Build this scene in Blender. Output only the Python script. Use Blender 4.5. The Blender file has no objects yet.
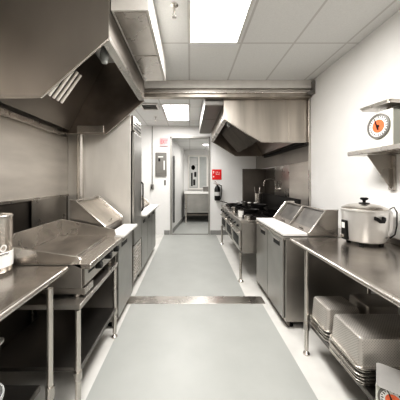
import bpy, bmesh, math, random
from mathutils import Vector, Matrix
random.seed(4)
PI = math.pi
COL = bpy.context.scene.collection

# ------------------------------------------------------------------ materials
def new_mat(name):
    m = bpy.data.materials.new(name); m.use_nodes = True
    nt = m.node_tree
    return m, nt, nt.nodes['Principled BSDF'], nt.nodes, nt.links

def steel(name, col, rough=0.28, metal=0.92, var=0.12, scale=(3, 3, 3), bump=0.02, brush=None):
    m, nt, b, N, L = new_mat(name)
    tc = N.new('ShaderNodeTexCoord'); mp = N.new('ShaderNodeMapping')
    mp.inputs['Scale'].default_value = scale
    L.new(tc.outputs['Object'], mp.inputs['Vector'])
    n = N.new('ShaderNodeTexNoise'); n.inputs['Scale'].default_value = 1.0; n.inputs['Detail'].default_value = 4
    L.new(mp.outputs[0], n.inputs['Vector'])
    r = N.new('ShaderNodeValToRGB')
    r.color_ramp.elements[0].position = 0.3; r.color_ramp.elements[1].position = 0.7
    r.color_ramp.elements[0].color = (*[c * (1 - var) for c in col], 1)
    r.color_ramp.elements[1].color = (*[min(1, c * (1 + var)) for c in col], 1)
    L.new(n.outputs[0], r.inputs[0]); L.new(r.outputs[0], b.inputs['Base Color'])
    rr = N.new('ShaderNodeMapRange'); rr.inputs['To Min'].default_value = rough * 0.8; rr.inputs['To Max'].default_value = rough * 1.25
    L.new(n.outputs[0], rr.inputs[0]); L.new(rr.outputs[0], b.inputs['Roughness'])
    b.inputs['Metallic'].default_value = metal
    # fine brushing
    mp2 = N.new('ShaderNodeMapping'); mp2.inputs['Scale'].default_value = brush or (4, 4, 260)
    L.new(tc.outputs['Object'], mp2.inputs['Vector'])
    n2 = N.new('ShaderNodeTexNoise'); n2.inputs['Scale'].default_value = 1.0; n2.inputs['Detail'].default_value = 2
    L.new(mp2.outputs[0], n2.inputs['Vector'])
    bp = N.new('ShaderNodeBump'); bp.inputs['Strength'].default_value = bump * 4; bp.inputs['Distance'].default_value = 0.002
    L.new(n2.outputs[0], bp.inputs['Height']); L.new(bp.outputs[0], b.inputs['Normal'])
    return m

def plain(name, col, rough=0.5, metal=0.0, var=0.04, scale=8, emit=None, trans=0):
    m, nt, b, N, L = new_mat(name)
    tc = N.new('ShaderNodeTexCoord'); n = N.new('ShaderNodeTexNoise')
    n.inputs['Scale'].default_value = scale; n.inputs['Detail'].default_value = 3
    L.new(tc.outputs['Object'], n.inputs['Vector'])
    r = N.new('ShaderNodeValToRGB')
    r.color_ramp.elements[0].position = 0.3; r.color_ramp.elements[1].position = 0.7
    r.color_ramp.elements[0].color = (*[c * (1 - var) for c in col], 1)
    r.color_ramp.elements[1].color = (*[min(1, c * (1 + var)) for c in col], 1)
    L.new(n.outputs[0], r.inputs[0]); L.new(r.outputs[0], b.inputs['Base Color'])
    b.inputs['Roughness'].default_value = rough; b.inputs['Metallic'].default_value = metal
    if trans: b.inputs['Transmission Weight'].default_value = trans
    if emit:
        L.new(r.outputs[0], b.inputs['Emission Color']); b.inputs['Emission Strength'].default_value = emit
    return m

def mathn(N, L, op, a, b=None, c=None):
    n = N.new('ShaderNodeMath'); n.operation = op
    for i, v in enumerate((a, b, c)):
        if v is None: continue
        if isinstance(v, (int, float)): n.inputs[i].default_value = v
        else: L.new(v, n.inputs[i])
    return n.outputs[0]

def ceiling_mat():
    m, nt, b, N, L = new_mat('ceiling tile')
    tc = N.new('ShaderNodeTexCoord'); s = N.new('ShaderNodeSeparateXYZ'); L.new(tc.outputs['Object'], s.inputs[0])
    def line(sock, off, step, w):
        a = mathn(N, L, 'ADD', sock, off); a = mathn(N, L, 'DIVIDE', a, step)
        f = mathn(N, L, 'FRACT', a); f = mathn(N, L, 'SUBTRACT', f, 0.5); f = mathn(N, L, 'ABSOLUTE', f)
        return mathn(N, L, 'GREATER_THAN', f, 0.5 - w / step)
    lx = line(s.outputs[0], 0.01 + 56, 0.56, 0.011); ly = line(s.outputs[1], 112 - 2.56, 1.12, 0.011)
    g = mathn(N, L, 'MAXIMUM', lx, ly)
    n = N.new('ShaderNodeTexNoise'); n.inputs['Scale'].default_value = 90; L.new(tc.outputs['Object'], n.inputs['Vector'])
    mr = N.new('ShaderNodeMapRange'); mr.inputs['To Min'].default_value = 0.70; mr.inputs['To Max'].default_value = 0.80
    L.new(n.outputs[0], mr.inputs[0])
    cc = N.new('ShaderNodeCombineColor')
    L.new(mr.outputs[0], cc.inputs[0]); L.new(mr.outputs[0], cc.inputs[1]); L.new(mathn(N, L, 'MULTIPLY', mr.outputs[0], 0.985), cc.inputs[2])
    mx = N.new('ShaderNodeMix'); mx.data_type = 'RGBA'; L.new(g, mx.inputs[0]); L.new(cc.outputs[0], mx.inputs[6]); mx.inputs[7].default_value = (0.60, 0.59, 0.575, 1)
    L.new(mx.outputs[2], b.inputs['Base Color']); b.inputs['Roughness'].default_value = 0.85
    return m

def perforated(name, col):
    m = steel(name, col, rough=0.34, metal=0.55)
    nt = m.node_tree; N = nt.nodes; L = nt.links; b = N['Principled BSDF']
    src = b.inputs['Base Color'].links[0].from_socket
    tc = N.new('ShaderNodeTexCoord'); s = N.new('ShaderNodeSeparateXYZ'); L.new(tc.outputs['Object'], s.inputs[0])
    ge = N.new('ShaderNodeNewGeometry'); sn = N.new('ShaderNodeSeparateXYZ'); L.new(ge.outputs['Normal'], sn.inputs[0])
    k = 2 * PI / 0.017
    S = [mathn(N, L, 'SINE', mathn(N, L, 'MULTIPLY', s.outputs[i], k)) for i in range(3)]
    tot = None
    for i, (u, v) in enumerate(((1, 2), (0, 2), (0, 1))):
        d = mathn(N, L, 'GREATER_THAN', mathn(N, L, 'MULTIPLY', S[u], S[v]), 0.5)
        a = mathn(N, L, 'GREATER_THAN', mathn(N, L, 'ABSOLUTE', sn.outputs[i]), 0.85)
        d = mathn(N, L, 'MULTIPLY', d, a)
        tot = d if tot is None else mathn(N, L, 'MAXIMUM', tot, d)
    mx = N.new('ShaderNodeMix'); mx.data_type = 'RGBA'; L.new(mathn(N, L, 'MULTIPLY', tot, 0.38), mx.inputs[0])
    L.new(src, mx.inputs[6]); mx.inputs[7].default_value = (0.03, 0.028, 0.025, 1)
    L.new(mx.outputs[2], b.inputs['Base Color'])
    return m

W = (1.0, 0.955, 0.90)
def g(v, w=W): return tuple(v * c for c in w)
M = {}
M['steel'] = steel('brushed stainless steel', g(0.56), 0.27)
M['steel_side'] = steel('satin stainless panel', g(0.48), 0.36, brush=(4, 260, 4))
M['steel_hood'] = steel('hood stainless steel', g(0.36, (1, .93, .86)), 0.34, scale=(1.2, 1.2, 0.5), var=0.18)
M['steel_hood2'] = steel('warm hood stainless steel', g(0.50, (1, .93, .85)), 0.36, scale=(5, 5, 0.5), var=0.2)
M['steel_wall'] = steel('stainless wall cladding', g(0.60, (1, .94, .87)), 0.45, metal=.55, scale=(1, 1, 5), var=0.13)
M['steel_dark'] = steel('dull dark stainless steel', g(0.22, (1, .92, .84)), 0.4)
M['hood_inner'] = steel('dark brown inner hood steel', g(0.33, (1, .88, .78)), 0.42, var=.25)  # darker and browner than the outer hood steel
M['fridge_side'] = steel('pale stainless cabinet side', g(0.66, (1, .965, .91)), 0.45, metal=.4, scale=(3, 3, 1))
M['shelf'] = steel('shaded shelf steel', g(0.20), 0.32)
M['steel_lid'] = steel('dark mottled lid steel', g(0.13, (1, .95, .89)), 0.36, var=.35, metal=.7, scale=(8, 5, 8))  # dark base with lower metal, mottled at random
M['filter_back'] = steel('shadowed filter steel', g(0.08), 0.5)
M['baffle'] = steel('lit baffle steel', g(0.85), 0.45, metal=0.5)  # pale base colour stands in for light falling on the left bars
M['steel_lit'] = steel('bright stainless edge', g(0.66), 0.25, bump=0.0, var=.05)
M['top'] = steel('worn stainless worktop', g(0.42, (1, .93, .86)), 0.2, scale=(5, 5, 5), var=0.16, brush=(4, 260, 4))
M['griddle'] = steel('griddle plate steel', g(0.40, (1, .93, .86)), 0.3, scale=(7, 4, 4), var=0.25)
M['door'] = steel('stainless door skin', g(0.46, (1, .985, .95)), 0.34, metal=0.85, brush=(4, 260, 4))
M['perf'] = perforated('perforated stainless steel', g(0.66))
M['iron'] = plain('black cast iron', (0.018, 0.016, 0.015), 0.45, 0.3)
M['black'] = plain('black plastic', (0.012, 0.012, 0.012), 0.4)
M['white_wall'] = plain('white painted wall', (0.84, 0.835, 0.825), 0.6, var=0.02, scale=3)
M['board'] = plain('white cutting board', (0.86, 0.85, 0.83), 0.4, var=0.02)
M['plastic'] = plain('white plastic', (0.80, 0.79, 0.77), 0.35)
M['cooker'] = steel('satin aluminium', (0.72, 0.71, 0.69), 0.35, metal=0.55, bump=0.005)
M['enamel'] = plain('cream enamel', (0.80, 0.80, 0.74), 0.35)
M['grey_enamel'] = plain('grey green enamel', (0.40, 0.41, 0.37), 0.4)
M['floor'] = plain('cream floor border', (0.70, 0.69, 0.665), 0.4, var=0.06, scale=5)
M['mat'] = plain('grey green floor sheet', (0.43, 0.44, 0.425), 0.42, var=0.035, scale=3)
M['cove'] = plain('grey cove base', (0.33, 0.33, 0.32), 0.5)
M['ceiling'] = ceiling_mat()
M['light'] = plain('light diffuser', (1, 0.99, 0.97), 0.5, emit=5)
M['trim'] = plain('white metal trim', (0.74, 0.72, 0.69), 0.4)
M['red'] = plain('red sign', (0.75, 0.03, 0.035), 0.4)
M['pink'] = plain('pale red lit letters', (0.9, 0.04, 0.07), 0.4, emit=0.2)
M['pale'] = plain('pale sign plate', (0.88, 0.55, 0.56), 0.4)
M['orange'] = plain('orange dial disc', (0.80, 0.20, 0.09), 0.4, var=0.15, scale=60)
M['grey'] = plain('grey painted metal', (0.24, 0.232, 0.22), 0.4, 0.3)
M['frame'] = plain('brushed door frame', (0.40, 0.39, 0.37), 0.4, 0.4)
M['lgrey'] = plain('light grey print', (0.55, 0.55, 0.54), 0.5)
M['clear'] = plain('cloudy clear plastic', (0.75, 0.77, 0.76), 0.25, trans=0.35)
M['glass'] = plain('window glass', (0.62, 0.64, 0.63), 0.08, trans=0.25)
M['food'] = plain('dark soup', (0.10, 0.05, 0.03), 0.3)
M['back'] = plain('back room paint', (0.34, 0.32, 0.30), 0.7)

# ------------------------------------------------------------------ mesh builder
class G:
    def __init__(s): s.bm = bmesh.new()
    def box(s, x0, x1, y0, y1, z0, z1):
        if x0 > x1: x0, x1 = x1, x0
        if y0 > y1: y0, y1 = y1, y0
        if z0 > z1: z0, z1 = z1, z0
        v = [s.bm.verts.new(p) for p in ((x0,y0,z0),(x1,y0,z0),(x1,y1,z0),(x0,y1,z0),(x0,y0,z1),(x1,y0,z1),(x1,y1,z1),(x0,y1,z1))]
        for f in ((3,2,1,0),(4,5,6,7),(0,1,5,4),(1,2,6,5),(2,3,7,6),(3,0,4,7)): s.bm.faces.new([v[i] for i in f])
        return s
    def prism(s, pts, axis, a0, a1):
        """2D outline extruded along axis: 'y' takes (x,z), 'x' takes (y,z), 'z' takes (x,y)"""
        def mk(p, a): return {'y': (p[0], a, p[1]), 'x': (a, p[0], p[1]), 'z': (p[0], p[1], a)}[axis]
        A = [s.bm.verts.new(mk(p, a0)) for p in pts]; B = [s.bm.verts.new(mk(p, a1)) for p in pts]
        n = len(pts); s.bm.faces.new(A); s.bm.faces.new(B[::-1])
        for i in range(n): s.bm.faces.new((A[i], B[i], B[(i+1) % n], A[(i+1) % n]))
        return s
    def sheet(s, a, b, axis, a0, a1, t):
        """thin slab along the 2D line a-b, thickness t"""
        d = Vector((b[0]-a[0], b[1]-a[1])).normalized(); n = Vector((-d.y, d.x)) * t
        return s.prism([a, b, (b[0]+n.x, b[1]+n.y), (a[0]+n.x, a[1]+n.y)], axis, a0, a1)
    def tube(s, pts, r, n=12, closed=False):
        pts = [Vector(p) for p in pts]; rings = []
        rs = r if isinstance(r, (list, tuple)) else [r] * len(pts)
        prev = None
        for i, p in enumerate(pts):
            if i == 0: d = pts[1] - p
            elif i == len(pts) - 1: d = p - pts[i-1]
            else: d = (pts[i+1] - p).normalized() + (p - pts[i-1]).normalized()
            d.normalize()
            if prev is None: u = d.orthogonal().normalized()
            else: u = (prev - d * prev.dot(d)).normalized()
            prev = u; w = d.cross(u)
            rings.append([s.bm.verts.new(p + (u * math.cos(2*PI*k/n) + w * math.sin(2*PI*k/n)) * rs[i]) for k in range(n)])
        for a, b in zip(rings, rings[1:]):
            for k in range(n): s.bm.faces.new((a[k], a[(k+1) % n], b[(k+1) % n], b[k]))
        s.bm.faces.new(rings[0][::-1]); s.bm.faces.new(rings[-1])
        return s
    def lathe(s, prof, c, n=32, axis='z', sx=1, sy=1):
        """profile of (r, h) revolved about an axis through c"""
        rings = []
        for r, h in prof:
            ring = []
            for k in range(n):
                a = 2*PI*k/n; u, v = r*math.cos(a)*sx, r*math.sin(a)*sy
                o = {'z': (u, v, h), 'x': (h, u, v), 'y': (u, h, v)}[axis]
                ring.append(s.bm.verts.new((c[0]+o[0], c[1]+o[1], c[2]+o[2])))
            rings.append(ring)
        for a, b in zip(rings, rings[1:]):
            for k in range(n): s.bm.faces.new((a[k], a[(k+1) % n], b[(k+1) % n], b[k]))
        if prof[0][0] > 1e-6: s.bm.faces.new(rings[0][::-1])
        if prof[-1][0] > 1e-6: s.bm.faces.new(rings[-1])
        return s
    def loft(s, rings, cap0=True, cap1=True):
        R = [[s.bm.verts.new(p) for p in r] for r in rings]; n = len(R[0])
        for a, b in zip(R, R[1:]):
            for k in range(n): s.bm.faces.new((a[k], a[(k+1) % n], b[(k+1) % n], b[k]))
        if cap0: s.bm.faces.new(R[0][::-1])
        if cap1: s.bm.faces.new(R[-1])
        return s
    def build(s, name, mat, parent=None, bevel=0.0, seg=2, origin=None):
        bm = s.bm
        bmesh.ops.remove_doubles(bm, verts=bm.verts, dist=1e-6)
        bmesh.ops.recalc_face_normals(bm, faces=bm.faces)
        if parent is not None:
            r = parent
            while r.parent: r = r.parent
            o = Vector(r.location)
        elif origin: o = Vector(origin)
        else:
            lo = [min(v.co[i] for v in bm.verts) for i in range(3)]; hi = [max(v.co[i] for v in bm.verts) for i in range(3)]
            o = Vector(((lo[0]+hi[0])/2, (lo[1]+hi[1])/2, lo[2]))
        bmesh.ops.translate(bm, verts=bm.verts, vec=-o)
        for f in bm.faces: f.smooth = True
        me = bpy.data.meshes.new(name); bm.to_mesh(me); bm.free()
        me.set_sharp_from_angle(angle=math.radians(35))
        me.materials.append(mat if not isinstance(mat, str) else M[mat])
        ob = bpy.data.objects.new(name, me); COL.objects.link(ob)
        if parent is not None: ob.parent = parent
        else: ob.location = o
        if bevel:
            md = ob.modifiers.new('bevel', 'BEVEL'); md.width = bevel; md.segments = seg; md.limit_method = 'ANGLE'; md.angle_limit = math.radians(40)
            md.harden_normals = True
        return ob

def rrect(x0, x1, y0, y1, z, r, n=5):
    out = []
    for cx, cy, a0 in ((x1-r, y1-r, 0), (x0+r, y1-r, PI/2), (x0+r, y0+r, PI), (x1-r, y0+r, 1.5*PI)):
        for k in range(n+1):
            a = a0 + PI/2*k/n; out.append((cx+r*math.cos(a), cy+r*math.sin(a), z))
    return out

def thing(name, loc, label, cat, group=None):
    o = bpy.data.objects.new(name, None); COL.objects.link(o); o.empty_display_size = 0.1
    o.location = loc; o['label'] = label; o['category'] = cat
    if group: o['group'] = group
    return o
def tag(o, label, cat, group=None):
    o['label'] = label; o['category'] = cat
    if group: o['group'] = group
    return o
def struct(o): o['kind'] = 'structure'; return o
def dup(root, loc, label, group=None):
    r = root.copy(); COL.objects.link(r); r.location = loc; r['label'] = label
    if group: r['group'] = group
    for ch in root.children:
        c = ch.copy(); COL.objects.link(c); c.parent = r
        for gch in ch.children:
            d = gch.copy(); COL.objects.link(d); d.parent = c
    return r
def text(name, s, size, mat, parent, mtx, ext=0.001, font_scale=(1, 1)):
    cu = bpy.data.curves.new('t', 'FONT'); cu.body = s; cu.size = size; cu.extrude = ext
    cu.align_x = 'CENTER'; cu.align_y = 'CENTER'; cu.resolution_u = 3
    tmp = bpy.data.objects.new('t', cu); COL.objects.link(tmp)
    dg = bpy.context.evaluated_depsgraph_get(); me = bpy.data.meshes.new_from_object(tmp.evaluated_get(dg))
    bpy.data.objects.remove(tmp)
    r = parent
    while r.parent: r = r.parent
    me.transform(Matrix.Translation(-Vector(r.location)) @ mtx @ Matrix.Diagonal((font_scale[0], font_scale[1], 1, 1)))
    me.name = name; me.materials.append(M[mat])
    o = bpy.data.objects.new(name, me); COL.objects.link(o); o.parent = parent
    return o

# ------------------------------------------------------------------ room
XL, XR, YE, ZC = -1.6, 1.8, 6.5, 2.94
struct(G().box(XL-.1, XR+.1, -2.0, 9.3, -.1, 0).build('floor', 'floor'))
struct(G().box(XL-.1, XR+.1, -2.0, YE, ZC, ZC+.08).build('ceiling', 'ceiling', origin=(0, 0, 0)))
struct(G().box(XL-.1, XL, -2.0, YE, 0, ZC).build('wall_left', 'white_wall'))
struct(G().box(XR, XR+.1, -2.0, YE, 0, ZC).build('wall_right', 'white_wall'))
struct(G().box(XL-.1, XR+.1, -2.1, -2.0, 0, ZC).build('wall_back', 'back'))
w = G().box(XL-.1, -.51, YE, YE+.12, 0, ZC+.08).box(.52, XR+.1, YE, YE+.12, 0, ZC+.08).box(-.51, .52, YE, YE+.12, 2.62, ZC+.08)
struct(w.build('wall_end', 'white_wall'))
# corridor behind the opening
w = G().prism([(-.62, YE+.12), (-.49, YE+.12), (-.22, 9.1), (-.62, 9.1)], 'z', 0, 2.7)
struct(w.build('wall_corridor', 'white_wall'))
struct(G().box(1.5, 1.6, YE+.12, 9.1, 0, 2.7).build('wall_corridor_right', 'white_wall'))
struct(G().box(-.62, 1.6, 9.1, 9.2, 0, 2.7).build('wall_far', 'white_wall'))
struct(G().box(-.7, 1.6, YE+.12, 9.2, 2.62, 2.7).build('ceiling_corridor', 'ceiling', origin=(0, 0, 0)))
t = G().box(-.54, -.495, YE-.015, YE+.13, 0, 2.65).box(.505, .54, YE-.015, YE+.13, 0, 2.65).box(-.54, .54, YE-.015, YE+.13, 2.61, 2.65)
struct(t.build('trim_1', 'frame', bevel=.004))
b1 = G().box(XL+.9, -.55, YE-.02, YE, 0, .12).box(.55, 1.05, YE-.02, YE, 0, .12); struct(b1.build('baseboard_end', 'cove', bevel=.004))
struct(G().prism([(-.475, 6.65), (-.205, 9.08), (-.225, 9.085), (-.495, 6.65)], 'z', 0, .12).build('baseboard_corridor', 'cove'))
struct(G().box(-.2, 1.5, 9.08, 9.1, 0, .12).build('baseboard_far', 'cove'))

# floor sheets and strip
tag(G().box(-.70, .86, -1.6, 2.855, 0.0005, .006).build('floor_mat', 'mat'), 'grey-green floor sheet down the near half of the aisle', 'floor mat')
tag(G().box(-.70, .70, 3.045, 6.48, 0.0005, .006).build('floor_mat', 'mat'), 'grey-green floor sheet running up to the far doorway', 'floor mat')
tag(G().box(-.84, .90, 2.862, 3.038, 0.0005, .009).build('floor_strip', 'steel', bevel=.003), 'metal joint strip across the floor between the two grey sheets', 'floor strip')
struct(G().box(-.5, .5, 6.5, 6.56, 0.0005, .012).build('trim_2', 'grey'))
struct(G().box(-.46, 1.49, 6.60, 9.05, 0.0005, .006).build('floor_corridor', 'mat'))

# ceiling beam
bm_ = thing('ceiling_beam', (.1, 3.56, 2.76), 'white boxed beam crossing the ceiling with a grey metal track under it', 'beam')
G().box(XL+.005, XR-.005, 3.5, 3.62, 2.82, ZC-.001).build('beam_face', 'trim', bm_, .006)
G().box(XL+.005, XR-.03, 3.49, 3.60, 2.745, 2.80).build('track', 'steel_lit', bm_, .012, 3)
G().box(XL+.005, XR-.01, 3.53, 3.63, 2.70, 2.82).build('soffit_strip', 'steel_hood2', bm_, .004)
G().box(XR-.03, XR-.005, 3.44, 3.62, 2.72, ZC-.03).box(XR-.09, XR-.03, 3.44, 3.5, 2.72, 2.76).build('end_bracket', 'grey', bm_, .003)

# ceiling fixtures
def troffer(x0, x1, y0, y1, z, label):
    t = thing('ceiling_light', ((x0+x1)/2, (y0+y1)/2, z-.02), label, 'ceiling light', 'fluorescent ceiling panels')
    f = G()
    for a in ((x0, x1, y0, y0+.02), (x0, x1, y1-.02, y1), (x0, x0+.02, y0+.02, y1-.02), (x1-.02, x1, y0+.02, y1-.02)): f.box(*a, z-.018, z-.001)
    f.build('frame', 'trim', t, .002)
    G().box(x0+.02, x1-.02, y0+.02, y1-.02, z-.012, z-.004).build('diffuser', 'light', t)
    return t
troffer(-.01, .51, 1.36, 2.54, ZC, 'large bright square ceiling light nearest the viewer')
troffer(-.545, -.01, 4.60, 5.85, ZC, 'bright ceiling light beyond the beam, before the exit sign')
troffer(-.3, .3, -1.3, -.1, ZC, 'unseen ceiling light added behind the viewer to light the room')  # added fixture out of view, lights the room from behind
tl = thing('round_ceiling_light', (.5, 7.6, 2.57), 'small round ceiling light glowing in the room past the doorway', 'ceiling light')
G().lathe([(.11, .03), (.11, .05)], (.5, 7.6, 2.57)).build('base_ring', 'trim', tl)
G().lathe([(0.001, 0), (.06, .005), (.095, .03)], (.5, 7.6, 2.57)).build('diffuser', 'light', tl)

v = thing('ceiling_vent', (-.8, 4.75, ZC-.02), 'square white ceiling air vent with dark gap beside the far light', 'vent')
f = G()
for a in ((-.98, -.62, 4.56, 4.60), (-.98, -.62, 4.92, 4.96), (-.98, -.94, 4.60, 4.92), (-.66, -.62, 4.60, 4.92)): f.box(*a, ZC-.022, ZC-.001)
f.build('frame', 'trim', v, .003)
f = G()
for k in range(5): f.sheet((4.62+.06*k, ZC-.018), (4.65+.06*k, ZC-.003), 'x', -.94, -.66, .004)
f.build('louver', 'trim', v); G().box(-.94, -.66, 4.60, 4.92, ZC-.004, ZC-.001).build('backing', 'black', v)

def sprinkler(x, y, label):
    t = thing('sprinkler_head', (x, y, ZC-.11), label, 'sprinkler', 'ceiling sprinklers')
    G().lathe([(.032, -.001), (.032, -.006), (.02, -.012), (.012, -.014)], (x, y, ZC)).build('escutcheon', 'steel_lit', t)
    G().tube([(x, y, ZC-.012), (x, y, ZC-.06)], .009).build('stem', 'steel_lit', t)
    G().tube([(x, y, ZC-.06), (x-.014, y, ZC-.08), (x, y, ZC-.1)], .003, 6).tube([(x, y, ZC-.06), (x+.014, y, ZC-.08), (x, y, ZC-.1)], .003, 6).build('yoke', 'steel_lit', t)
    G().lathe([(.018, 0), (.018, .003), (.005, .005)], (x, y, ZC-.104), 12).build('deflector', 'steel_lit', t)
sprinkler(-.13, 2.0, 'small metal sprinkler hanging left of the large near light')
sprinkler(-.80, 5.55, 'small sprinkler on the ceiling near the far air vent')

# ------------------------------------------------------------------ left wall cladding and post
t = thing('wall_cladding', (XL+.01, 1.2, 0), 'tall stainless steel wall sheets behind the left griddle line', 'wall panel')
for y0, y1 in ((-1.9, .6), (.604, 1.9), (1.904, 3.118)): G().box(XL+.001, XL+.012, y0, y1, 1.30, ZC-.005).build('upper_sheet', 'steel_wall', t)
G().box(XL+.001, XL+.014, -1.9, 3.118, .002, 1.27).build('lower_sheet', 'steel_dark', t)  # dark steel puts the shade behind the stand into the sheet colour
G().box(XL+.001, XL+.03, -1.9, 3.118, 1.27, 1.30).build('seam_rail', 'steel', t, .004)
tag(G().tube([(-1.40, 3.06, 0.002), (-1.40, 3.06, ZC-.003)], .042, 24).build('steel_post', 'steel_lit'), 'round stainless pipe rising beside the tall refrigerator', 'pipe')
# raised backing sheet behind the cold table
tag(G().box(-1.56, -1.545, 2.36, 3.00, .002, 1.28).build('splash_sheet', 'steel', bevel=.002), 'stainless splash sheet behind the slanted cold table lid', 'splash guard')

# ------------------------------------------------------------------ hoods
def hood(s, xw, lip, low, zl, zb, y0, y1, ztop, label, mat, filt, prefix_end=None):
    """s=-1 left, +1 right; xw wall x; lip/low x; profile open below"""
    t = thing('exhaust_hood', ((xw+lip)/2, (y0+y1)/2, zb), label, 'exhaust hood', 'exhaust hoods')
    xa = xw - s*.002
    outline = [(xa, zb), (low, zb), (lip, zl), (lip, ztop), (xa, ztop)]
    G().prism(outline, 'y', y0, y0+.012).build('end_panel', mat, t)
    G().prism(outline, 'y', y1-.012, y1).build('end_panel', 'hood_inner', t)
    G().tube([(xa, y1+.004, zb), (low, y1+.004, zb), (lip, y1+.004, zl)], .007, 8).build('rolled_edge', 'steel_lit', t)
    G().box(lip-s*.0, lip+s*.012, y0+.012, y1-.012, zl, ztop).build('front_panel', mat, t)
    # rolled edge around the opening
    e = G().tube([(xa, y0-.004, zb), (low, y0-.004, zb), (lip, y0-.004, zl)], .008, 8)
    e.build('rolled_edge', 'steel_lit', t)
    # gutter band on inside of front lip
    G().prism([(lip-s*.002, zl-.002), (lip+s*.05, zl-.02), (lip+s*.055, zl+.02), (lip-s*.002, zl+.035)], 'y', y0+.014, y1-.014).build('lip_gutter', 'steel', t)
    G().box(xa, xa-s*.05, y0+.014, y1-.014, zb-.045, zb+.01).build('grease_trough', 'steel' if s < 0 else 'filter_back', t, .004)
    # sloped blank housing
    a = (xw-s*.08, zb+.04); b = (xw-s*.50, ztop-.02)
    G().sheet(a, b, 'y', y0+.014, y1-.014, .01*s).build('filter_housing', 'steel_hood', t)
    # baffle filters
    fa = Vector((low+s*.02, zb+.05)); fb = Vector((lip+s*.13, zb+.56))
    if s < 0: fb = fa + (fb-fa)*.47
    d = (fb-fa); n = Vector((-d.y, d.x)).normalized()*s
    for (fy, fw, bars) in filt:
        fo = G(); 
        fo.sheet(tuple(fa-n*.028), tuple(fb-n*.028), 'y', fy, fy+fw, .006).sheet(tuple(fa), tuple(fb), 'y', fy, fy+.015, -.03*s).sheet(tuple(fa), tuple(fb), 'y', fy+fw-.015, fy+fw, -.03*s)
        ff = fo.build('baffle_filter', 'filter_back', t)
        for k in range(bars):
            yy = fy + .022 + (fw-.044)*k/(bars-1)
            p0 = fa + d*.02; p1 = fb - d*.02
            G().tube([(p0.x, yy, p0.y), (p1.x, yy, p1.y)], .0105 if s > 0 else .013, 8).build('baffle', 'steel_dark' if s > 0 else 'baffle', ff)  # right bars use dark steel to paint in the hood's inner shade
    # lamp
    lx, ly, lz = lip+s*.11, y0+.22, zl+.02
    G().lathe([(.03, .10), (.035, .06), (.03, .055)], (lx, ly, lz), 16).build('lamp_holder', 'grey', t)
    G().lathe([(0.001, -.09), (.022, -.08), (.036, -.04), (.034, -.005), (.026, .03), (.024, .056)], (lx, ly, lz), 16).build('lamp_jar', 'glass', t)
    return t
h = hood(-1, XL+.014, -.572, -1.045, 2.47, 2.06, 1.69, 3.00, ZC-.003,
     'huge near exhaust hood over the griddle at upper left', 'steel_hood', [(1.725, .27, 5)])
G().box(-1.40, -1.07, 2.965, 2.987, 2.065, 2.155).build('grease_cup', 'steel_lit', h, .006)
h2 = hood(1, XR, .51, 1.08, 2.40, 2.05, 3.64, 5.70, ZC-.003,
     'far exhaust hood over the range on the right wall', 'steel_hood2', [(3.70, .42, 7), (4.14, .42, 7), (4.58, .42, 7), (5.02, .42, 7)])
# ribbed closure next to the wall on the right hood's end
rb = G()
for k in range(6): rb.box(1.50+.05*k, 1.535+.05*k, 3.63, 3.638, 2.05, ZC-.2)
rb.box(1.49, 1.795, 3.632, 3.639, 2.05, ZC-.2).build('ribbed_closure', 'steel_hood2', h2)
# supply boxes hung along the hoods' fronts
def duct(x0, x1, y0, y1, z0, label, seams, bot='steel', cas='trim'):
    t = thing('supply_plenum', ((x0+x1)/2, (y0+y1)/2, z0), label, 'duct box', 'supply boxes along the hoods')
    G().box(x0, x1, y0, y1, z0+.006, ZC-.002).build('casing', cas, t, .003)
    edges = [y0] + seams + [y1]
    for a, b in zip(edges, edges[1:]): G().box(x0+.02, x1-.02, a+.012, b-.012, z0-.002, z0+.005).build('bottom_panel', bot, t, .003)
duct(-.568, -.295, 1.72, 2.94, 2.69, 'white box duct hung between the near hood and the ceiling', [2.33])
duct(.23, .505, 3.66, 5.9, 2.62, 'grey box duct along the aisle side of the far hood', [4.5], 'steel_dark', 'grey')

# ------------------------------------------------------------------ worktables
def foot(gm, x, y): gm.lathe([(.028, 0.001), (.028, .012), (.014, .03), (.014, .05)], (x, y, 0), 16)
def worktable(label, x_front, x_back, y0, y1, z, legs, zsh, s, sh=None, splash=True):
    t = thing('steel_worktable', ((x_front+x_back)/2, (y0+y1)/2, 0), label, 'worktable', 'stainless worktables')
    tp = G().box(x_front, x_back, y0, y1, z-.04, z)
    tp.build('tabletop', 'top', t, .010, 3)
    G().tube([(x_front+s*.004, y0+.01, z-.018), (x_front+s*.004, y1-.01, z-.018)], .0185, 12).build('rolled_edge', 'steel_lit', t)
    if splash: G().box(x_back-s*.0, x_back-s*.018, y0, y1, z, z+.055).build('backsplash', 'steel', t, .004)
    for (x, y) in legs:
        lg = G().tube([(x, y, .045), (x, y, z-.042)], .0165, 16).build('leg', 'steel_lit', t)
        fg = G(); foot(fg, x, y); fg.build('foot', 'steel_lit', lg)
        G().tube([(x, y, zsh-.05), (x, y, zsh+.012)], .023, 16).build('collar', 'steel', lg)
    xs = sorted((x_front+s*.045, x_back-s*.06)); ys = sh or (y0+.05, y1-.1)
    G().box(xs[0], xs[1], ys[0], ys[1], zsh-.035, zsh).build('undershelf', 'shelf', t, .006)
    return t
worktable('long stainless worktable under the rice cooker on the right', 0.98, 1.795, .35, 2.33, .92,
          [(1.035-.045, 2.04), (1.60, 2.15), (1.035-.045, .5), (1.7, .5)], .26, 1, (.4, 2.08))
worktable('stainless worktable carrying the steel canister at lower left', -.80, -1.58, .3, 1.565, .92,
          [(-.78, 1.337), (-1.53, 1.337), (-.78, .4), (-1.53, .4)], .32, -1, (.4, 1.36))

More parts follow.
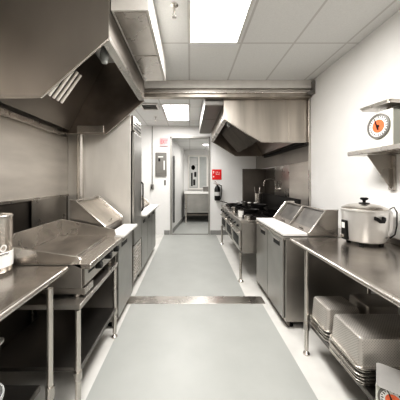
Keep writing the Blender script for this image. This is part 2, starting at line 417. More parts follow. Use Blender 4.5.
# griddle stand
t = thing('equipment_stand', (-.95, 1.9, 0), 'open stainless stand with two shelves carrying the griddle', 'stand')
for (x, y) in ((-.71, 1.52), (-.71, 2.26), (-1.30, 1.52), (-1.30, 2.26)):
    lg = G().tube([(x, y, .045), (x, y, .66)], .018, 16).build('leg', 'steel_lit', t)
    fg = G(); foot(fg, x, y); fg.build('foot', 'steel_lit', lg)
    G().tube([(x, y, .22), (x, y, .27)], .025, 16).build('collar', 'steel', lg)
G().box(-1.33, -.685, 1.50, 2.28, .665, .70).build('top_deck', 'steel', t, .006)
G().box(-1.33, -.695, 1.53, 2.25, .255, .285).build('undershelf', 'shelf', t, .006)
# griddle
t = thing('flat_top_griddle', (-.95, 1.95, .70), 'large flat-top griddle with high splash guards on the left stand', 'griddle')
for (x, y) in ((-.76, 1.62), (-.76, 2.25), (-1.2, 1.62), (-1.2, 2.25)): G().lathe([(.022, .702), (.022, .712), (.014, .72), (.014, .765)], (x, y, 0), 12).build('leg', 'steel', t)
G().prism([(-1.25, .762), (-.715, .762), (-.715, .90), (-.72, .925), (-1.25, .925)], 'y', 1.585, 2.33).build('body', 'steel_side', t, .005)
G().box(-1.24, -.80, 1.60, 2.32, .925, .945).build('cooking_plate', 'griddle', t, .002)
G().prism([(-.80, .926), (-.66, .926), (-.655, .905), (-.655, .89), (-.66, .885), (-.715, .88), (-.65, .90)][:4] + [(-.72, .89)], 'y', 1.585, 2.34).build('front_ledge', 'steel_lit', t, .005)
G().box(-1.26, -1.242, 1.585, 2.335, .925, 1.10).build('rear_guard', 'steel', t, .003)
gd = [(-1.242, .925), (-.735, .925), (-.72, .955), (-.745, .972), (-1.242, 1.045)]
G().prism(gd, 'y', 1.583, 1.598).build('side_guard', 'steel', t, .002)
G().prism([(-1.242, .925), (-.735, .925), (-.72, .955), (-.735, 1.0), (-1.242, 1.10)], 'y', 2.322, 2.337).build('side_guard', 'steel', t, .002)
G().box(-.712, -.70, 1.60, 2.32, .775, .885).build('control_panel', 'steel', t, .002)
for yy in (1.80, 2.02, 2.22):
    k = G().lathe([(.0, 0.04), (.023, .04), (.026, .033), (.028, .0)], (-.70, yy, .845), 16, 'x').build('knob', 'black', t)
    G().box(-.661, -.658, yy-.002, yy+.002, .845, .862).build('pointer', 'steel_lit', k)
for yy in (1.70, 1.91, 2.12): G().box(-.701, -.698, yy-.045, yy+.045, .838, .856).build('slot', 'black', t)
G().box(-1.0, -.72, 1.60, 1.74, .715, .758).box(-.722, -.70, 1.60, 1.74, .71, .76).build('grease_drawer', 'steel', t, .003)

# ------------------------------------------------------------------ cold prep tables
def prep(s, xf, xb, y0, y1, label, zb, board, lidp, doors, lids, zbot=.07, lidmat='steel_hood2'):
    """s=-1: stands on left wall (front faces +x). xf front x, xb back x"""
    t = thing('refrigerated_prep_table', ((xf+xb)/2, (y0+y1)/2, 0), label, 'prep table', 'refrigerated prep tables')
    G().box(xf+s*.02, xb, y0, y1, zbot, zb-.035).build('cabinet', 'steel_side', t, .006)
    # kick plate
    G().box(xf+s*.05, xf+s*.07, y0+.03, y1-.03, .004, zbot).build('kick_plate', 'steel_dark', t)
    for y in (y0+.07, y1-.07):
        for x in (xf+s*.09, xb-s*.08):
            G().lathe([(.03, .001), (.03, .012), (.018, .02), (.018, zbot-.001)], (x, y, 0), 16).build('foot', 'black', t)
    n = doors; L = (y1-y0-.05)/n
    for k in range(n):
        a = y0+.025+L*k
        d = G().box(xf, xf+s*.018, a+.006, a+L-.006, zbot+.02, zb-.075).build('door', 'door', t, .006)
        hy0 = a+.03
        hd = G().box(xf-s*.003, xf+s*.004, a+L*.18, a+L*.55, zb-.155, zb-.10).build('recessed_handle', 'black', d, .002)
        G().box(xf-s*.008, xf-s*.002, a+L*.18, a+L*.55, zb-.108, zb-.098).build('handle_lip', 'steel_lit', hd, .001)
    G().box(xf-s*.004, xf+s*.02, y0, y1, zb-.07, zb-.037).build('front_rail', 'steel', t, .004)
    bx0, bx1 = board
    G().box(bx0, bx1, y0+.01, y1-.01, zb-.030, zb).build('cutting_board', 'board', t, .005)
    # raised lid section: end panels + inner lids
    (ax, az), (px, pz), (qx, qz) = lidp     # foot of slope, top of slope, back top
    prof = [(ax, zb-.035), (ax, az), (px, pz), (qx, qz), (qx, zb-.035)]
    G().prism(prof, 'y', y0, y0+.018).build('end_cheek', 'steel', t, .003)
    G().prism(prof, 'y', y1-.018, y1).build('end_cheek', 'steel', t, .003)
    inner = [(ax+s*.012, zb-.034), (ax+s*.012, az-.04), (px+s*.012, pz-.05), (qx, qz-.05), (qx, zb-.034)]
    G().prism(inner, 'y', y0+.018, y1-.018).build('pan_housing', 'steel_dark', t)
    for k in range(1, lids):
        yk = y0+.02+(y1-y0-.04)/lids*k
        G().prism([(ax+s*.01, az-.03), (ax+s*.01, az-.008), (px, pz-.008), (px+s*.02, pz-.03)], 'y', yk-.008, yk+.008).build('divider', 'steel', t, .002)
    e = Vector((px-ax, pz-az)); nn = Vector((-e.y, e.x)).normalized()
    if nn.y < 0: nn = -nn
    W_ = (y1-y0-.04)/lids
    for k in range(lids):
        a = y0+.02+W_*k
        p0 = Vector((ax+s*.03, az-.03)); p1 = Vector((px+s*.02, pz-.034))
        ld = G().prism([tuple(p0), tuple(p1), (qx-s*.02, qz-.034), (qx-s*.02, qz-.026), (p1.x, p1.y+.008), (p0.x, p0.y+.009)], 'y', a+.004, a+W_-.004).build('lid', lidmat, t, .002)
        m = p0 + (p1-p0)*.12 + nn*.006; yy = a+W_/2
        G().tube([(m.x, yy-.04, m.y), (m.x+nn.x*.025, yy-.032, m.y+nn.y*.025), (m.x+nn.x*.025, yy+.032, m.y+nn.y*.025), (m.x, yy+.04, m.y)], .005, 8).build('lid_handle', 'steel_lit', ld)
    G().tube([(qx-s*0, y0, qz), (px, y0, pz), (ax, y0, az)], .006, 8).tube([(qx, y1, qz), (px, y1, pz), (ax, y1, az)], .006, 8).tube([(px, y0, pz-.004), (px, y1, pz-.004)], .006, 8).build('edge_trim', 'steel_lit', t)
    return t
prep(1, .93, 1.77, 2.38, 3.39, 'two-door refrigerated prep table with white cutting board beyond the right worktable', .95, (.93, 1.17),
     ((1.18, .955), (1.35, 1.18), (1.47, 1.18)), 2, 2, lidmat='steel_lid')
prep(-1, -.715, -1.52, 2.38, 3.005, 'cold prep table with slanted steel lid right after the griddle', .935, (-.655, -.83),
     ((-.84, 1.02), (-1.14, 1.28), (-1.19, 1.28)), 1, 1)
prep(-1, -.735, -1.55, 3.64, 5.15, 'long three-door prep table with white board past the tall refrigerator', .955, (-.66, -.86),
     ((-.87, .99), (-1.12, 1.22), (-1.17, 1.22)), 3, 2)

# ------------------------------------------------------------------ tall refrigerator
t = thing('reach_in_refrigerator', (-1.15, 3.37, 0), 'tall stainless reach-in refrigerator on the left behind the slanted lid', 'refrigerator')
G().box(-1.592, -.77, 3.12, 3.61, .12, 2.32).build('cabinet', 'fridge_side', t, .008)
for y in (3.18, 3.55):
    for x in (-.86, -1.5): G().lathe([(.03, 0.001), (.03, .01), (.018, .03), (.018, .119)], (x, y, 0), 14).build('leg', 'steel', t)
G().box(-.77, -.763, 3.125, 3.605, .62, 2.12).build('gasket', 'black', t)
d = G().box(-.763, -.725, 3.13, 3.60, .63, 2.11).build('door', 'door', t, .008)
G().tube([(-.723, 3.57, 1.02), (-.70, 3.57, 1.05), (-.70, 3.57, 1.42), (-.723, 3.57, 1.45)], .011, 10).build('handle', 'black', d)
lv = G().box(-.77, -.735, 3.125, 3.605, 2.13, 2.32).build('top_grille', 'steel', t, .004)
G().box(-.736, -.730, 3.17, 3.56, 2.16, 2.18).box(-.736, -.730, 3.17, 3.56, 2.21, 2.23).box(-.736, -.730, 3.17, 3.56, 2.26, 2.28).build('slot', 'black', lv)
lo = G().box(-.77, -.735, 3.125, 3.605, .14, .61).build('lower_grille', 'steel', t, .004)
sl = G()
for k in range(9): sl.box(-.737, -.726, 3.17, 3.56, .19+.043*k, .205+.043*k)
sl.build('louver', 'steel_lit', lo)

# ------------------------------------------------------------------ range on the right
t = thing('gas_range', (1.15, 4.5, 0), 'long stainless gas range under the far hood with black burners', 'range')
RX, RY0, RY1 = .73, 3.46, 5.60
G().box(RX+.02, 1.55, RY0, RY1, .42, .86).build('body', 'steel_side', t, .006)
G().box(RX-.01, 1.56, RY0-.005, RY1+.005, .86, .90).build('top_deck', 'steel', t, .01, 3)
G().box(RX, RX+.018, RY0+.01, RY1-.01, .75, .855).build('control_panel', 'steel', t, .003)
for k in range(8):
    yy = RY0+.16+.26*k
    G().lathe([(0.0, -.03), (.017, -.03), (.022, 0)], (RX, yy, .80), 14, 'x').build('knob', 'black', t)
for k in range(3):
    a = RY0+.04+.69*k
    d = G().box(RX-.004, RX+.018, a, a+.65, .44, .735).build('oven_door', 'steel', t, .005)
    G().box(RX-.008, RX-.003, a+.10, a+.52, .50, .64).build('window', 'black', d, .004)
    G().tube([(RX-.004, a+.06, .70), (RX-.035, a+.07, .70), (RX-.035, a+.58, .70), (RX-.004, a+.59, .70)], .009, 8).build('handle', 'steel_lit', d)
for (x, y) in ((RX+.01, RY0+.04), (RX+.01, RY1-.05), (1.5, RY0+.04), (1.5, RY1-.05)):
    lg = G().tube([(x, y, .045), (x, y, .42)], .02, 16).build('leg', 'steel', t)
    fg = G(); fg.lathe([(.042, 0.001), (.042, .01), (.022, .03), (.02, .05)], (x, y, 0), 16); fg.build('foot', 'steel_lit', lg)
for k in range(5):
    for j in range(2):
        cx, cy = .98+.34*j, RY0+.24+.41*k
        gr = G()
        for q in range(8):
            a = q*PI/4; gr.tube([(cx+.03*math.cos(a), cy+.03*math.sin(a), .925), (cx+.145*math.cos(a), cy+.145*math.sin(a), .925)], .007, 6)
        gr.box(cx-.155, cx+.155, cy-.165, cy-.15, .902, .93).box(cx-.155, cx+.155, cy+.15, cy+.165, .902, .93).box(cx-.165, cx-.15, cy-.15, cy+.15, .902, .93).box(cx+.15, cx+.165, cy-.15, cy+.15, .902, .93)
        gg = gr.build('grate', 'iron', t)
        G().lathe([(.045, .902), (.045, .914), (.02, .918)], (cx, cy, 0), 16).build('burner', 'iron', gg)
G().box(1.562, 1.60, RY0, RY1, .50, 1.20).build('backguard', 'iron', t, .003)
tag(G().box(1.24, 1.785, 5.66, 5.68, .002, 1.74).box(1.24, 1.26, 5.64, 5.66, .60, 1.74).box(1.24, 1.785, 5.64, 5.66, 1.72, 1.74).build('splash_shield', 'steel_dark', bevel=.002), 'dark steel splash shield at the far end of the range', 'splash guard')  # darker steel than the nearer wall sheets
# right wall cladding
t = thing('wall_cladding', (XR-.01, 5, 0), 'stainless steel wall sheets behind the range and under the far hood', 'wall panel')
G().box(XR-.012, XR-.001, 3.60, 6.49, 1.765, ZC-.003).build('upper_sheet', 'steel_hood', t)
G().box(XR-.022, XR-.001, 3.60, 4.30, .1, 1.76).build('lower_sheet', 'steel_wall', t, .002)
G().box(XR-.022, XR-.001, 4.304, 5.05, .1, 1.76).build('lower_sheet', 'steel', t, .002)
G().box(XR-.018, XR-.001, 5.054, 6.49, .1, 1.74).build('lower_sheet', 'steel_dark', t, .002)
G().box(XR-.03, XR-.001, 3.57, 3.60, .1, 2.7).build('edge_trim', 'steel', t, .003)

# cookware on the range
def pan(x, y, z, r, hgt, label, cat, name, mat, ang=None, group=None, hl=.2, flare=.8):
    t = thing(name, (x, y, z), label, cat, group)
    G().lathe([(0.0, 0), (r*flare, 0), (r, hgt), (r+.006, hgt), (r+.006, hgt-.004), (r-.002, hgt-.004), (r*flare-.004, .005), (0.0, .005)], (x, y, z), 28).build('bowl', mat, t)
    if ang is not None:
        c, s_ = math.cos(ang), math.sin(ang)
        G().tube([(x+c*r*.97, y+s_*r*.97, z+hgt*.8), (x+c*(r+.05), y+s_*(r+.05), z+hgt+.01), (x+c*(r+hl), y+s_*(r+hl), z+hgt+.04)], [.008, .008, .011], 8).build('handle', mat, t)
    return t
gz = .934
pan(.95, 5.02, gz, .15, .05, 'black skillet with raised handle at the far corner of the range', 'skillet', 'skillet', 'iron', 2.6)
pan(1.32, 3.72, gz, .17, .11, 'black wok on the near burner of the range', 'wok', 'wok', 'iron', -2.4, flare=.45, hl=.1)
pan(1.30, 4.55, gz, .16, .09, 'black saute pan on a middle burner of the range', 'pan', 'saute_pan', 'iron', 2.9, hl=.16)
pan(1.05, 4.12, gz, .13, .05, 'low black frying pan near the front of the range', 'skillet', 'skillet', 'iron', 2.4)
pan(1.40, 4.10, gz, .09, .07, 'shiny steel bowl beside the black pans', 'bowl', 'mixing_bowl', 'steel_lit')
for i, (x, y, r, hh, lab) in enumerate(((.79, 4.30, .045, .09, 'small steel pot farthest along the range front edge'),
                                        (.80, 3.78, .045, .10, 'small white cup on the middle of the range front edge'),
                                        (.85, 3.54, .05, .055, 'short steel cup on the near corner of the range'))):
    t = thing('steel_cup', (x, y, .902), lab, 'cup', 'small containers on the range edge')
    G().lathe([(0, 0), (r*.9, 0), (r, hh), (r-.004, hh), (r*.9-.004, .005), (0, .005)], (x, y, .902), 20).build('cup_body', ['steel_lit', 'plastic', 'steel_lit'][i], t)
    G().lathe([(r-.003, hh-.004), (r+.003, hh), (r-.003, hh+.004)], (x, y, .902), 20).build('rim', 'steel_lit', t)
for k in range(4):
    x, y = 1.05+.10*k, 5.25-.1*k
    t = thing('spice_tin', (x, y, gz), 'pale small tin in the short row at the back of the range', 'tin', 'pale tins at the back of the range')
    G().lathe([(0, 0), (.034, 0), (.036, .004), (.036, .06), (0, .06)], (x, y, gz), 16).build('tin_body', 'steel', t)
    G().lathe([(.038, .06), (.038, .078), (.034, .082), (0, .082)], (x, y, gz), 16).build('cap', 'plastic', t)
t = thing('utensil_canister', (1.45, 5.1, gz), 'steel canister of utensils standing at the back of the range', 'canister')
G().lathe([(0, 0), (.07, 0), (.072, .26), (.068, .26), (.066, .01), (0, .01)], (1.45, 5.1, gz), 24).build('canister_body', 'steel_lit', t)
for k, (dx, dy) in enumerate(((.02, .02), (-.03, .01), (.0, -.03))):
    G().tube([(1.45+dx, 5.1+dy, gz+.02), (1.45+dx*2.5, 5.1+dy*2.5, gz+.40)], .006, 6).build('utensil', 'steel', t)
# pot filler faucet on the wall
t = thing('pot_filler_faucet', (1.70, 4.75, 1.25), 'jointed steel pot-filler faucet on the wall behind the range', 'faucet')
G().lathe([(.035, .0), (.035, -.015), (.018, -.03), (.018, -.07)], (1.776, 4.75, 1.30), 16, 'x').build('wall_flange', 'steel_lit', t)
G().tube([(1.71, 4.75, 1.30), (1.69, 4.75, 1.30), (1.69, 4.75, 1.42), (1.66, 4.75, 1.48), (1.60, 4.74, 1.50), (1.50, 4.73, 1.49), (1.46, 4.73, 1.45), (1.45, 4.73, 1.36)], .010, 10).build('spout', 'steel', t)
G().tube([(1.69, 4.70, 1.30), (1.69, 4.80, 1.30)], .012, 8).build('valve', 'steel_lit', t)

# ------------------------------------------------------------------ end wall furniture
t = thing('exit_sign', (-.69, 6.46, 2.40), 'pale red lit exit sign above the electrical panel', 'exit sign')
G().box(-.81, -.58, 6.46, 6.498, 2.39, 2.62).build('housing', 'pale', t, .008)
text('letters', 'EXIT', .115, 'pink', t, Matrix.Translation((-.695, 6.457, 2.505)) @ Matrix.Rotation(PI/2, 4, 'X'), font_scale=(.85, 1.35))
t = thing('electrical_panel', (-.77, 6.47, 1.58), 'grey electrical panel on the white wall below the exit sign', 'electrical panel')
G().box(-.93, -.63, 6.46, 6.4995, 1.58, 2.22).build('cover', 'grey', t, .004)
d = G().box(-.90, -.66, 6.452, 6.460, 1.66, 2.14).build('door', 'grey', t, .003)
G().box(-.85, -.80, 6.447, 6.452, 1.98, 2.06).build('latch', 'black', d)
G().box(-.71, -.68, 6.447, 6.452, 1.75, 2.0).box(-.86, -.72, 6.448, 6.452, 2.09, 2.115).build('label_plate', 'board', d)
tag(G().box(-.70, -.655, 6.485, 6.499, 1.34, 1.48).box(-.69, -.665, 6.478, 6.486, 1.38, 1.44).build('light_switch', 'grey', bevel=.002), 'small grey wall switch under the electrical panel', 'switch')
t = thing('outlet_conduit', (-1.02, 6.47, 1.22), 'thin grey conduit dropping down the white wall to an outlet box', 'conduit')
G().tube([(-1.02, 6.485, 1.36), (-1.02, 6.485, 2.93)], .010, 8).build('conduit', 'grey', t)
G().box(-1.06, -.98, 6.45, 6.498, 1.22, 1.36).build('outlet_box', 'grey', t, .004)
G().tube([(-1.03, 6.45, 1.30), (-1.03, 6.43, 1.29), (-1.03, 6.43, 1.24)], .012, 8).build('plug', 'black', t)
# red sign
t = thing('fire_safety_sign', (.72, 6.49, 1.50), 'small square red sign on the white wall above the fire extinguisher', 'sign')
G().box(.60, .85, 6.488, 6.498, 1.49, 1.765).build('plate', 'red', t, .003)
mk = G()
for (x0, x1, z0, z1) in ((.625, .655, 1.68, 1.72), (.633, .647, 1.65, 1.675), (.625, .655, 1.55, 1.59), (.70, .712, 1.62, 1.71), (.74, .752, 1.66, 1.71), (.78, .792, 1.62, 1.70), (.70, .79, 1.625, 1.635)):
    mk.box(x0, x1, 6.4855, 6.488, z0, z1)
mk.build('symbols', 'board', t)
# extinguisher
t = thing('fire_extinguisher', (.73, 6.40, .95), 'black fire extinguisher hanging on the wall below the red sign', 'fire extinguisher')
G().lathe([(0, .93), (.07, .935), (.078, .96), (.078, 1.24), (.055, 1.30), (.025, 1.325), (.025, 1.35), (0, 1.35)], (.73, 6.40, 0), 24).build('cylinder', 'black', t)
G().lathe([(.0785, 1.06), (.0795, 1.065), (.0795, 1.16), (.0785, 1.165)], (.73, 6.40, 0), 24).build('label_band', 'lgrey', t)
G().box(.69, .77, 6.385, 6.415, 1.35, 1.375).tube([(.73, 6.40, 1.36), (.66, 6.40, 1.40), (.63, 6.40, 1.39)], .008, 8).tube([(.73, 6.40, 1.375), (.66, 6.40, 1.45)], .008, 8).build('valve_handle', 'steel_lit', t)
G().tube([(.77, 6.39, 1.36), (.83, 6.37, 1.33), (.845, 6.37, 1.2), (.82, 6.36, 1.02), (.80, 6.34, .97)], [.011, .011, .011, .012, .018], 8).build('hose', 'black', t)
G().box(.68, .78, 6.475, 6.4995, 1.0, 1.3).build('bracket', 'grey', t)

# ------------------------------------------------------------------ beyond the doorway
t = thing('white_top_counter', (.55, 8.6, 0), 'white-topped steel counter standing in the room past the doorway', 'counter')
G().box(-.2, 1.3, 8.25, 9.05, 1.00, 1.07).build('countertop', 'board', t, .006)
G().box(-.10, 1.25, 8.32, 8.34, .34, .998).build('front_panel', 'door', t, .003)
for x, y in ((-.14, 8.33), (1.26, 8.33), (-.14, 8.98), (1.26, 8.98)): G().box(x-.025, x+.025, y-.025, y+.025, 0.007, .998).build('leg', 'steel', t, .003)
G().box(-.11, 1.24, 8.36, 8.96, .24, .30).build('undershelf', 'steel_dark', t)
f = G()
x0, x1, z0, z1 = -.08, .68, 1.12, 2.42
for a in ((x0, x1, z0, z0+.06), (x0, x1, z1-.06, z1), (x0, x0+.06, z0+.06, z1-.06), (x1-.06, x1, z0+.06, z1-.06), (.30, .36, z0+.06, z1-.06)): f.box(a[0], a[1], 9.04, 9.098, a[2], a[3])
wf = struct(f.build('window_1', 'trim', bevel=.004))
G().box(x0+.06, .30, 9.07, 9.08, z0+.06, z1-.06).box(.36, x1-.06, 9.07, 9.08, z0+.06, z1-.06).build('pane', 'glass', wf)
t = thing('pane_stand_in', (.12, 9.05, 1.2), 'made-up grey sheet with dark shapes for the figure in the far pane', 'stand-in sheet')  # invented sheet standing in for a dark figure in the pane
G().box(.0, .26, 9.055, 9.066, 1.22, 2.30).build('sheet', 'lgrey', t)
bl = G().lathe([(0, 0), (.07, 0)], (.12, 9.052, 1.95), 14, 'y', 1, 1.3)
bl.build('dark_shape', 'grey', t)
G().box(.04, .10, 9.050, 9.054, 1.25, 1.75).box(.12, .2, 9.050, 9.054, 1.28, 1.5).box(.16, .24, 9.050, 9.054, 1.6, 1.78).build('dark_shape', 'black', t)
t = thing('storage_bin', (.57, 8.55, 1.072), 'small grey bin standing on the white counter past the doorway', 'bin')
G().loft([rrect(.48, .66, 8.46, 8.64, 1.072, .02), rrect(.46, .68, 8.44, 8.66, 1.24, .02)]).build('bin_body', 'grey', t)
G().box(.45, .69, 8.43, 8.67, 1.24, 1.262).build('lid', 'lgrey', t, .004)
struct(G().box(-.462, -.43, 6.64, 6.72, .3, 2.15).build('door_1', 'black', bevel=.003))

# ------------------------------------------------------------------ rice cooker
cx, cy, cz = 1.56, 2.15, .922
t = thing('rice_cooker', (cx, cy, cz), 'round silver rice cooker with lidded top on the right worktable', 'rice cooker')
for k in range(4):
    a = PI/4+k*PI/2; G().lathe([(.018, 0), (.018, .018)], (cx+.12*math.cos(a), cy+.12*math.sin(a), cz), 12).build('foot', 'black', t)
G().lathe([(0, .018), (.14, .018), (.155, .03), (.163, .06), (.172, .24), (.176, .285), (.182, .29), (.182, .298), (.172, .302), (0, .302)], (cx, cy, cz), 48).build('body', 'cooker', t)
l = G().lathe([(.172, .302), (.176, .308), (.165, .316), (.12, .335), (.06, .345), (.03, .348), (0, .349)], (cx, cy, cz), 48).build('lid', 'steel_lit', t)
G().lathe([(.04, .348), (.042, .354), (.012, .358), (.012, .375), (.03, .385), (.031, .397), (.02, .402), (0, .402)], (cx, cy, cz), 24).build('knob', 'black', l)
def on_body(ang, z, r=.178): return Vector((cx+r*math.cos(ang), cy+r*math.sin(ang), cz+z))
# side handles (dark grips)
for ang in (-1.58, 1.6):
    gm = G(); ring = []
    pts = [on_body(ang+da, zz, rr) for da, zz, rr in ((-.18, .235, .172), (-.16, .232, .195), (-.07, .215, .205), (.07, .215, .205), (.16, .232, .195), (.18, .235, .172))]
    gm.tube(pts, .010, 8); gm.tube([p+Vector((0, 0, .012)) for p in pts], .009, 8); gm.build('grip', 'black', t)
# control strip
ang = -3.15
c0 = Vector((math.cos(ang), math.sin(ang), 0)); tn = Vector((-c0.y, c0.x, 0))
def plate(z0, z1, w, r0, r1, name, mat, par):
    gm = G(); A = []
    for z in (z0, z1):
        base = Vector((cx, cy, cz+z))
        A.append([tuple(base+c0*r0-tn*w), tuple(base+c0*r1-tn*w), tuple(base+c0*r1+tn*w), tuple(base+c0*r0+tn*w)])
    gm.loft(A); return gm.build(name, mat, par, .003)
cp = plate(.03, .20, .032, .155, .185, 'control_panel', 'black', t)
plate(.13, .18, .02, .18, .19, 'indicator', 'plastic', cp); plate(.05, .075, .018, .18, .198, 'switch', 'steel_lit', cp)
# hinge bracket and cord loop on wall side
G().tube([(cx+.168, cy-.055, cz+.29), (cx+.185, cy-.06, cz+.27), (cx+.185, cy-.06, cz+.12), (cx+.165, cy-.055, cz+.07)], [.018, .02, .02, .014], 10).build('side_bracket', 'plastic', t)
G().tube([(cx+.15, cy-.08, cz+.30), (cx+.19, cy-.09, cz+.325), (cx+.208, cy-.10, cz+.28), (cx+.208, cy-.10, cz+.17), (cx+.19, cy-.10, cz+.09), (cx+.165, cy-.08, cz+.055)], .005, 8).build('cord', 'black', t)
G().lathe([(.012, 0), (.012, -.008)], (cx+.08, cy-.152, cz+.07), 12, 'y').build('badge', 'grey', t)

# ------------------------------------------------------------------ wall shelf and scales
t = thing('wall_shelf', (1.65, 1.6, 1.70), 'stainless wall shelf on a triangular bracket holding a dial scale', 'shelf')
G().box(1.50, 1.797, .6, 2.29, 1.705, 1.745).build('shelf_board', 'steel', t, .006)
for y in (2.12, 1.0):
    br = G().prism([(1.56, 1.703), (1.797, 1.703), (1.797, 1.39), (1.78, 1.39)], 'y', y-.003, y+.003)
    br.box(1.775, 1.798, y-.03, y+.03, 1.39, 1.70).build('bracket', 'steel', t, .002)

def scale_thing(ox, oy, oz, rot, k, label, hh=.27, st=.05, pw=.165, dz=.145, lip=.025):
    """dial scale: dial faces local -Y; local X is width"""
    t = thing('dial_scale', (0, 0, 0), label, 'scale', 'kitchen dial scales')
    def B(gm, name, mat, par, bev=0): 
        return gm.build(name, mat, par, bev)
    w, d = .118, .23
    B(G().prism([(0, 0), (-d, 0), (-d, hh), (-.03, hh), (0, hh-.05)], 'x', -w+.012, w-.012), 'body', 'grey_enamel', t, .01)
    fr = B(G().box(-w, w, -.014, .004, .0, hh), 'dial_housing', 'enamel', t, .012)
    # local frame: y axis negative points at viewer, flip below
    B(G().lathe([(.105, .004), (.105, .016), (.090, .018), (.090, .006)], (0, 0, dz), 40, 'y'), 'bezel', 'grey', fr)
    dl = B(G().lathe([(.0, .010), (.090, .010), (.090, .005), (0, .005)], (0, 0, dz), 40, 'y'), 'dial', 'board', fr)
    B(G().lathe([(.0, .012), (.055, .012), (.055, .010), (0, .010)], (0, 0, dz), 32, 'y'), 'dial_center', 'orange', fr)
    tk = G()
    for q in range(24):
        a = 2*PI*q/24; r0 = .066 if q % 2 == 0 else .074
        c, s_ = math.cos(a), math.sin(a); wd = .0035
        P = [(r0*c-wd*s_, r0*s_+wd*c), (.083*c-wd*s_, .083*s_+wd*c), (.083*c+wd*s_, .083*s_-wd*c), (r0*c+wd*s_, r0*s_-wd*c)]
        tk.prism([(p[0], dz+p[1]) for p in P], 'y', .010, .0118)
    B(tk, 'tick_marks', 'black', fr)
    B(G().prism([(-.008, dz-.03), (.008, dz-.03), (.035, dz+.055), (.028, dz+.058)], 'y', .012, .0145).lathe([(0, .016), (.012, .016), (.012, .012)], (-.0, 0, dz), 14, 'y'), 'pointer', 'black', fr)
    B(G().lathe([(.02, hh-.005), (.02, hh+st)], (0, -.10, 0), 12), 'stem', 'steel', t)
    q = pw-.015
    pl = B(G().loft([rrect(-q, q, -.25, .05, hh+st, .02), rrect(-q, q, -.25, .05, hh+st+.008, .02), rrect(-pw, pw, -.265, .065, hh+st+lip, .03), rrect(-pw+.005, pw-.005, -.26, .06, hh+st+lip, .03), rrect(-q+.005, q-.005, -.245, .045, hh+st+lip-.012 if lip > .02 else hh+st+.009, .02)]), 'platform', 'cooker' if k < .9 else 'steel', t)
    t.location = (ox, oy, oz); t.rotation_euler = (0, 0, rot); t.scale = (k, k, k)
    return t
# build axis: dial normal is local +Y
scale_thing(1.55, 1.965, 1.748, math.radians(97), .97, 'cream dial scale with orange dial standing on the wall shelf', .30, .035, .15, .178)
scale_thing(1.04, 1.225, .262, math.radians(142), .62, 'small dial scale in front of the big pan stack on the lower shelf', .24, .004, .115, lip=.013)

# ------------------------------------------------------------------ upturned pans
def make_pan(L_, W_, H_, label, group, name='perforated_pan', mat='perf'):
    """upside-down pan, rim at z=0"""
    t = thing(name, (0, 0, 0), label, 'pan', group)
    r = .028; x, y = W_/2, L_/2
    def R(i, z, rr=r): return rrect(-x+i, x-i, -y+i, y-i, z, max(rr, .004), 6)
    G().loft([R(.0, .004, r), R(.008, max(.007, H_-.022), r), R(.013, max(.011, H_-.008), r), R(.026, H_, r*.8)], cap0=False).build('pan_body', mat, t)
    G().loft([R(-.018, .0, r+.018), R(-.018, .006, r+.018), R(-.012, .009, r+.012), R(.0, .009, r)]).build('rim', 'steel_lit' if H_ > .05 else 'steel', t)
    return t
def stack(n, step, loc, proto, lower, labels, group):
    x, y, z = loc
    for k in range(n):
        dup(lower, (x+random.uniform(-.004, .004), y+random.uniform(-.004, .004), z+step*k), labels[0] if isinstance(labels[0], str) else labels[0][k], group)
    proto.location = (x, y, z+step*n)
ord_ = ['bottom', 'second from bottom', 'third from bottom', 'fourth from bottom', 'fifth from bottom', 'sixth from bottom']
def shallow(L_, W_, name='steel_pan'):
    return make_pan(L_, W_, .0165, 'x', 'g', name, 'steel_dark')  # dark bodies paint the shade in the gaps between stacked rims
zs = .263
A = make_pan(.30, .50, .175, 'big upturned perforated pan on top of the front stack under the worktable', 'upturned pans under the worktable')
lowA = shallow(.30, .50)
def place(low, deep, x, y, n, where, st=.0225):
    for k in range(n):
        lb = 'shallow steel pan, %s of the %s' % (ord_[k], where)
        if k == 0: low.location = (x, y, zs); low['label'] = lb; low['group'] = 'upturned pans under the worktable'
        else: dup(low, (x+random.uniform(-.008, .008), y+random.uniform(-.008, .008), zs+st*k), lb, 'upturned pans under the worktable')
    deep.location = (x, y, zs+st*n)
place(lowA, A, 1.265, 1.585, 5, 'large front stack on the right lower shelf', .018)
Bp = make_pan(.24, .27, .17, 'smaller upturned steel pan beside the table leg, topping its stack', 'upturned pans under the worktable', 'deep_steel_pan', 'perf')
place(shallow(.24, .27), Bp, 1.17, 1.935, 3, 'small stack near the table leg')
Cp = make_pan(.24, .27, .20, 'darker upturned pan at the back of the right lower shelf', 'upturned pans under the worktable', 'deep_steel_pan', 'steel_side')
place(shallow(.24, .27), Cp, 1.49, 1.96, 2, 'rear stack against the wall')

# ------------------------------------------------------------------ left table objects
x, y, z = -1.20, 1.475, .922
t = thing('steel_canister', (x, y, z), 'shiny steel canister with printed lettering at the left edge', 'canister')
G().lathe([(0, 0), (.088, 0), (.091, .005), (.091, .325), (.094, .33), (.094, .338), (.088, .345), (.084, .338), (0, .335)], (x, y, z), 40).build('canister_body', 'steel_lit', t)
G().lathe([(.0915, .03), (.093, .032), (.093, .12), (.0915, .122)], (x, y, z), 40).build('label_band', 'plastic', t)
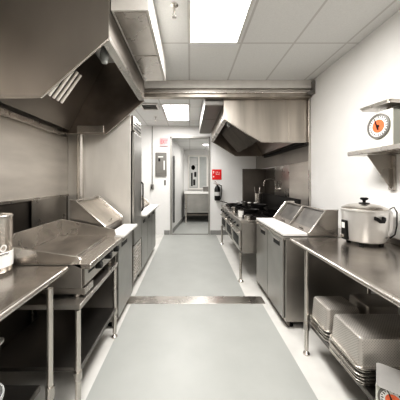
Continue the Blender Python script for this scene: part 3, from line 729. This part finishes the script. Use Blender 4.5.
# wavy upper edge of the label and lettering wrapped on the drum
def wrap_text(s, size, zz, mat, r, a0, name):
    cu = bpy.data.curves.new('t', 'FONT'); cu.body = s; cu.size = size; cu.extrude = .0012; cu.align_x = 'CENTER'; cu.align_y = 'CENTER'; cu.resolution_u = 3; cu.shear = .2
    tmp = bpy.data.objects.new('t', cu); COL.objects.link(tmp)
    me = bpy.data.meshes.new_from_object(tmp.evaluated_get(bpy.context.evaluated_depsgraph_get())); bpy.data.objects.remove(tmp)
    for vv in me.vertices:
        a = a0 + vv.co.x/r; rr = r + vv.co.z
        vv.co = Vector((rr*math.cos(a), rr*math.sin(a), zz + vv.co.y*1.25))
    me.materials.append(M[mat]); me.name = name
    o = bpy.data.objects.new(name, me); COL.objects.link(o); o.parent = t
wrap_text('lmo', .075, .155, 'plastic', .0925, math.radians(-50), 'lettering')
wrap_text('~~~~', .06, .115, 'grey', .0942, math.radians(-50), 'lettering')

zs2 = .322
t = thing('plastic_storage_box', (-1.2, 1.26, zs2), 'tall cloudy plastic food box on the left lower shelf', 'food box')
G().loft([rrect(-1.32, -1.06, 1.16, 1.34, zs2, .03), rrect(-1.335, -1.045, 1.145, 1.345, zs2+.26, .03)]).build('box_body', 'clear', t)
G().loft([rrect(-1.35, -1.03, 1.13, 1.35, zs2+.26, .03), rrect(-1.35, -1.03, 1.13, 1.35, zs2+.275, .03)]).build('lid', 'plastic', t)
t = thing('plastic_tub', (-.95, 1.06, zs2), 'round white plastic tub at the lower left corner', 'tub')
G().lathe([(0, 0), (.085, 0), (.10, .16), (.104, .165), (.104, .18), (.097, .18), (.082, .006), (0, .006)], (-.95, 1.06, zs2), 28).build('tub_body', 'clear', t)
G().lathe([(0, .05), (.086, .05), (.086, .055), (0, .055)], (-.95, 1.06, zs2), 28).build('contents', 'plastic', t)
# ------------------------------------------------------------------ lights
def area(name, loc, sx, sy, power, rot=(0, 0, 0), col=(1, .975, .94)):
    ld = bpy.data.lights.new(name, 'AREA'); ld.shape = 'RECTANGLE'; ld.size = sx; ld.size_y = sy; ld.energy = power; ld.color = col
    o = bpy.data.objects.new(name, ld); COL.objects.link(o); o.location = loc; o.rotation_euler = rot; return o
area('lamp_near', (.25, 1.95, ZC-.03), .5, 1.15, 42)
area('lamp_far', (-.28, 5.2, ZC-.03), .5, 1.2, 31)
area('fill_behind', (0, -.7, ZC-.03), .6, 1.2, 40)  # added fill lamp under the unseen rear fixture
area('lamp_corridor', (.5, 7.6, 2.55), .8, 1.2, 13)
wd = bpy.data.worlds.new('world'); bpy.context.scene.world = wd; wd.use_nodes = True
wd.node_tree.nodes['Background'].inputs[0].default_value = (.9, .88, .85, 1); wd.node_tree.nodes['Background'].inputs[1].default_value = .5

# ------------------------------------------------------------------ camera
cd = bpy.data.cameras.new('camera'); cam = bpy.data.objects.new('camera', cd); COL.objects.link(cam)
cam.location = (0, 0, 1.48); cam.rotation_euler = (PI/2, 0, 0)
cd.sensor_width = 36; cd.sensor_fit = 'HORIZONTAL'; cd.lens = 21.6; cd.shift_x = .025; cd.shift_y = -.05; cd.clip_start = .02
bpy.context.scene.camera = cam
vs = bpy.context.scene.view_settings
vs.view_transform = 'Standard'; vs.look = 'High Contrast'; vs.exposure = 0.14; vs.gamma = 1.0
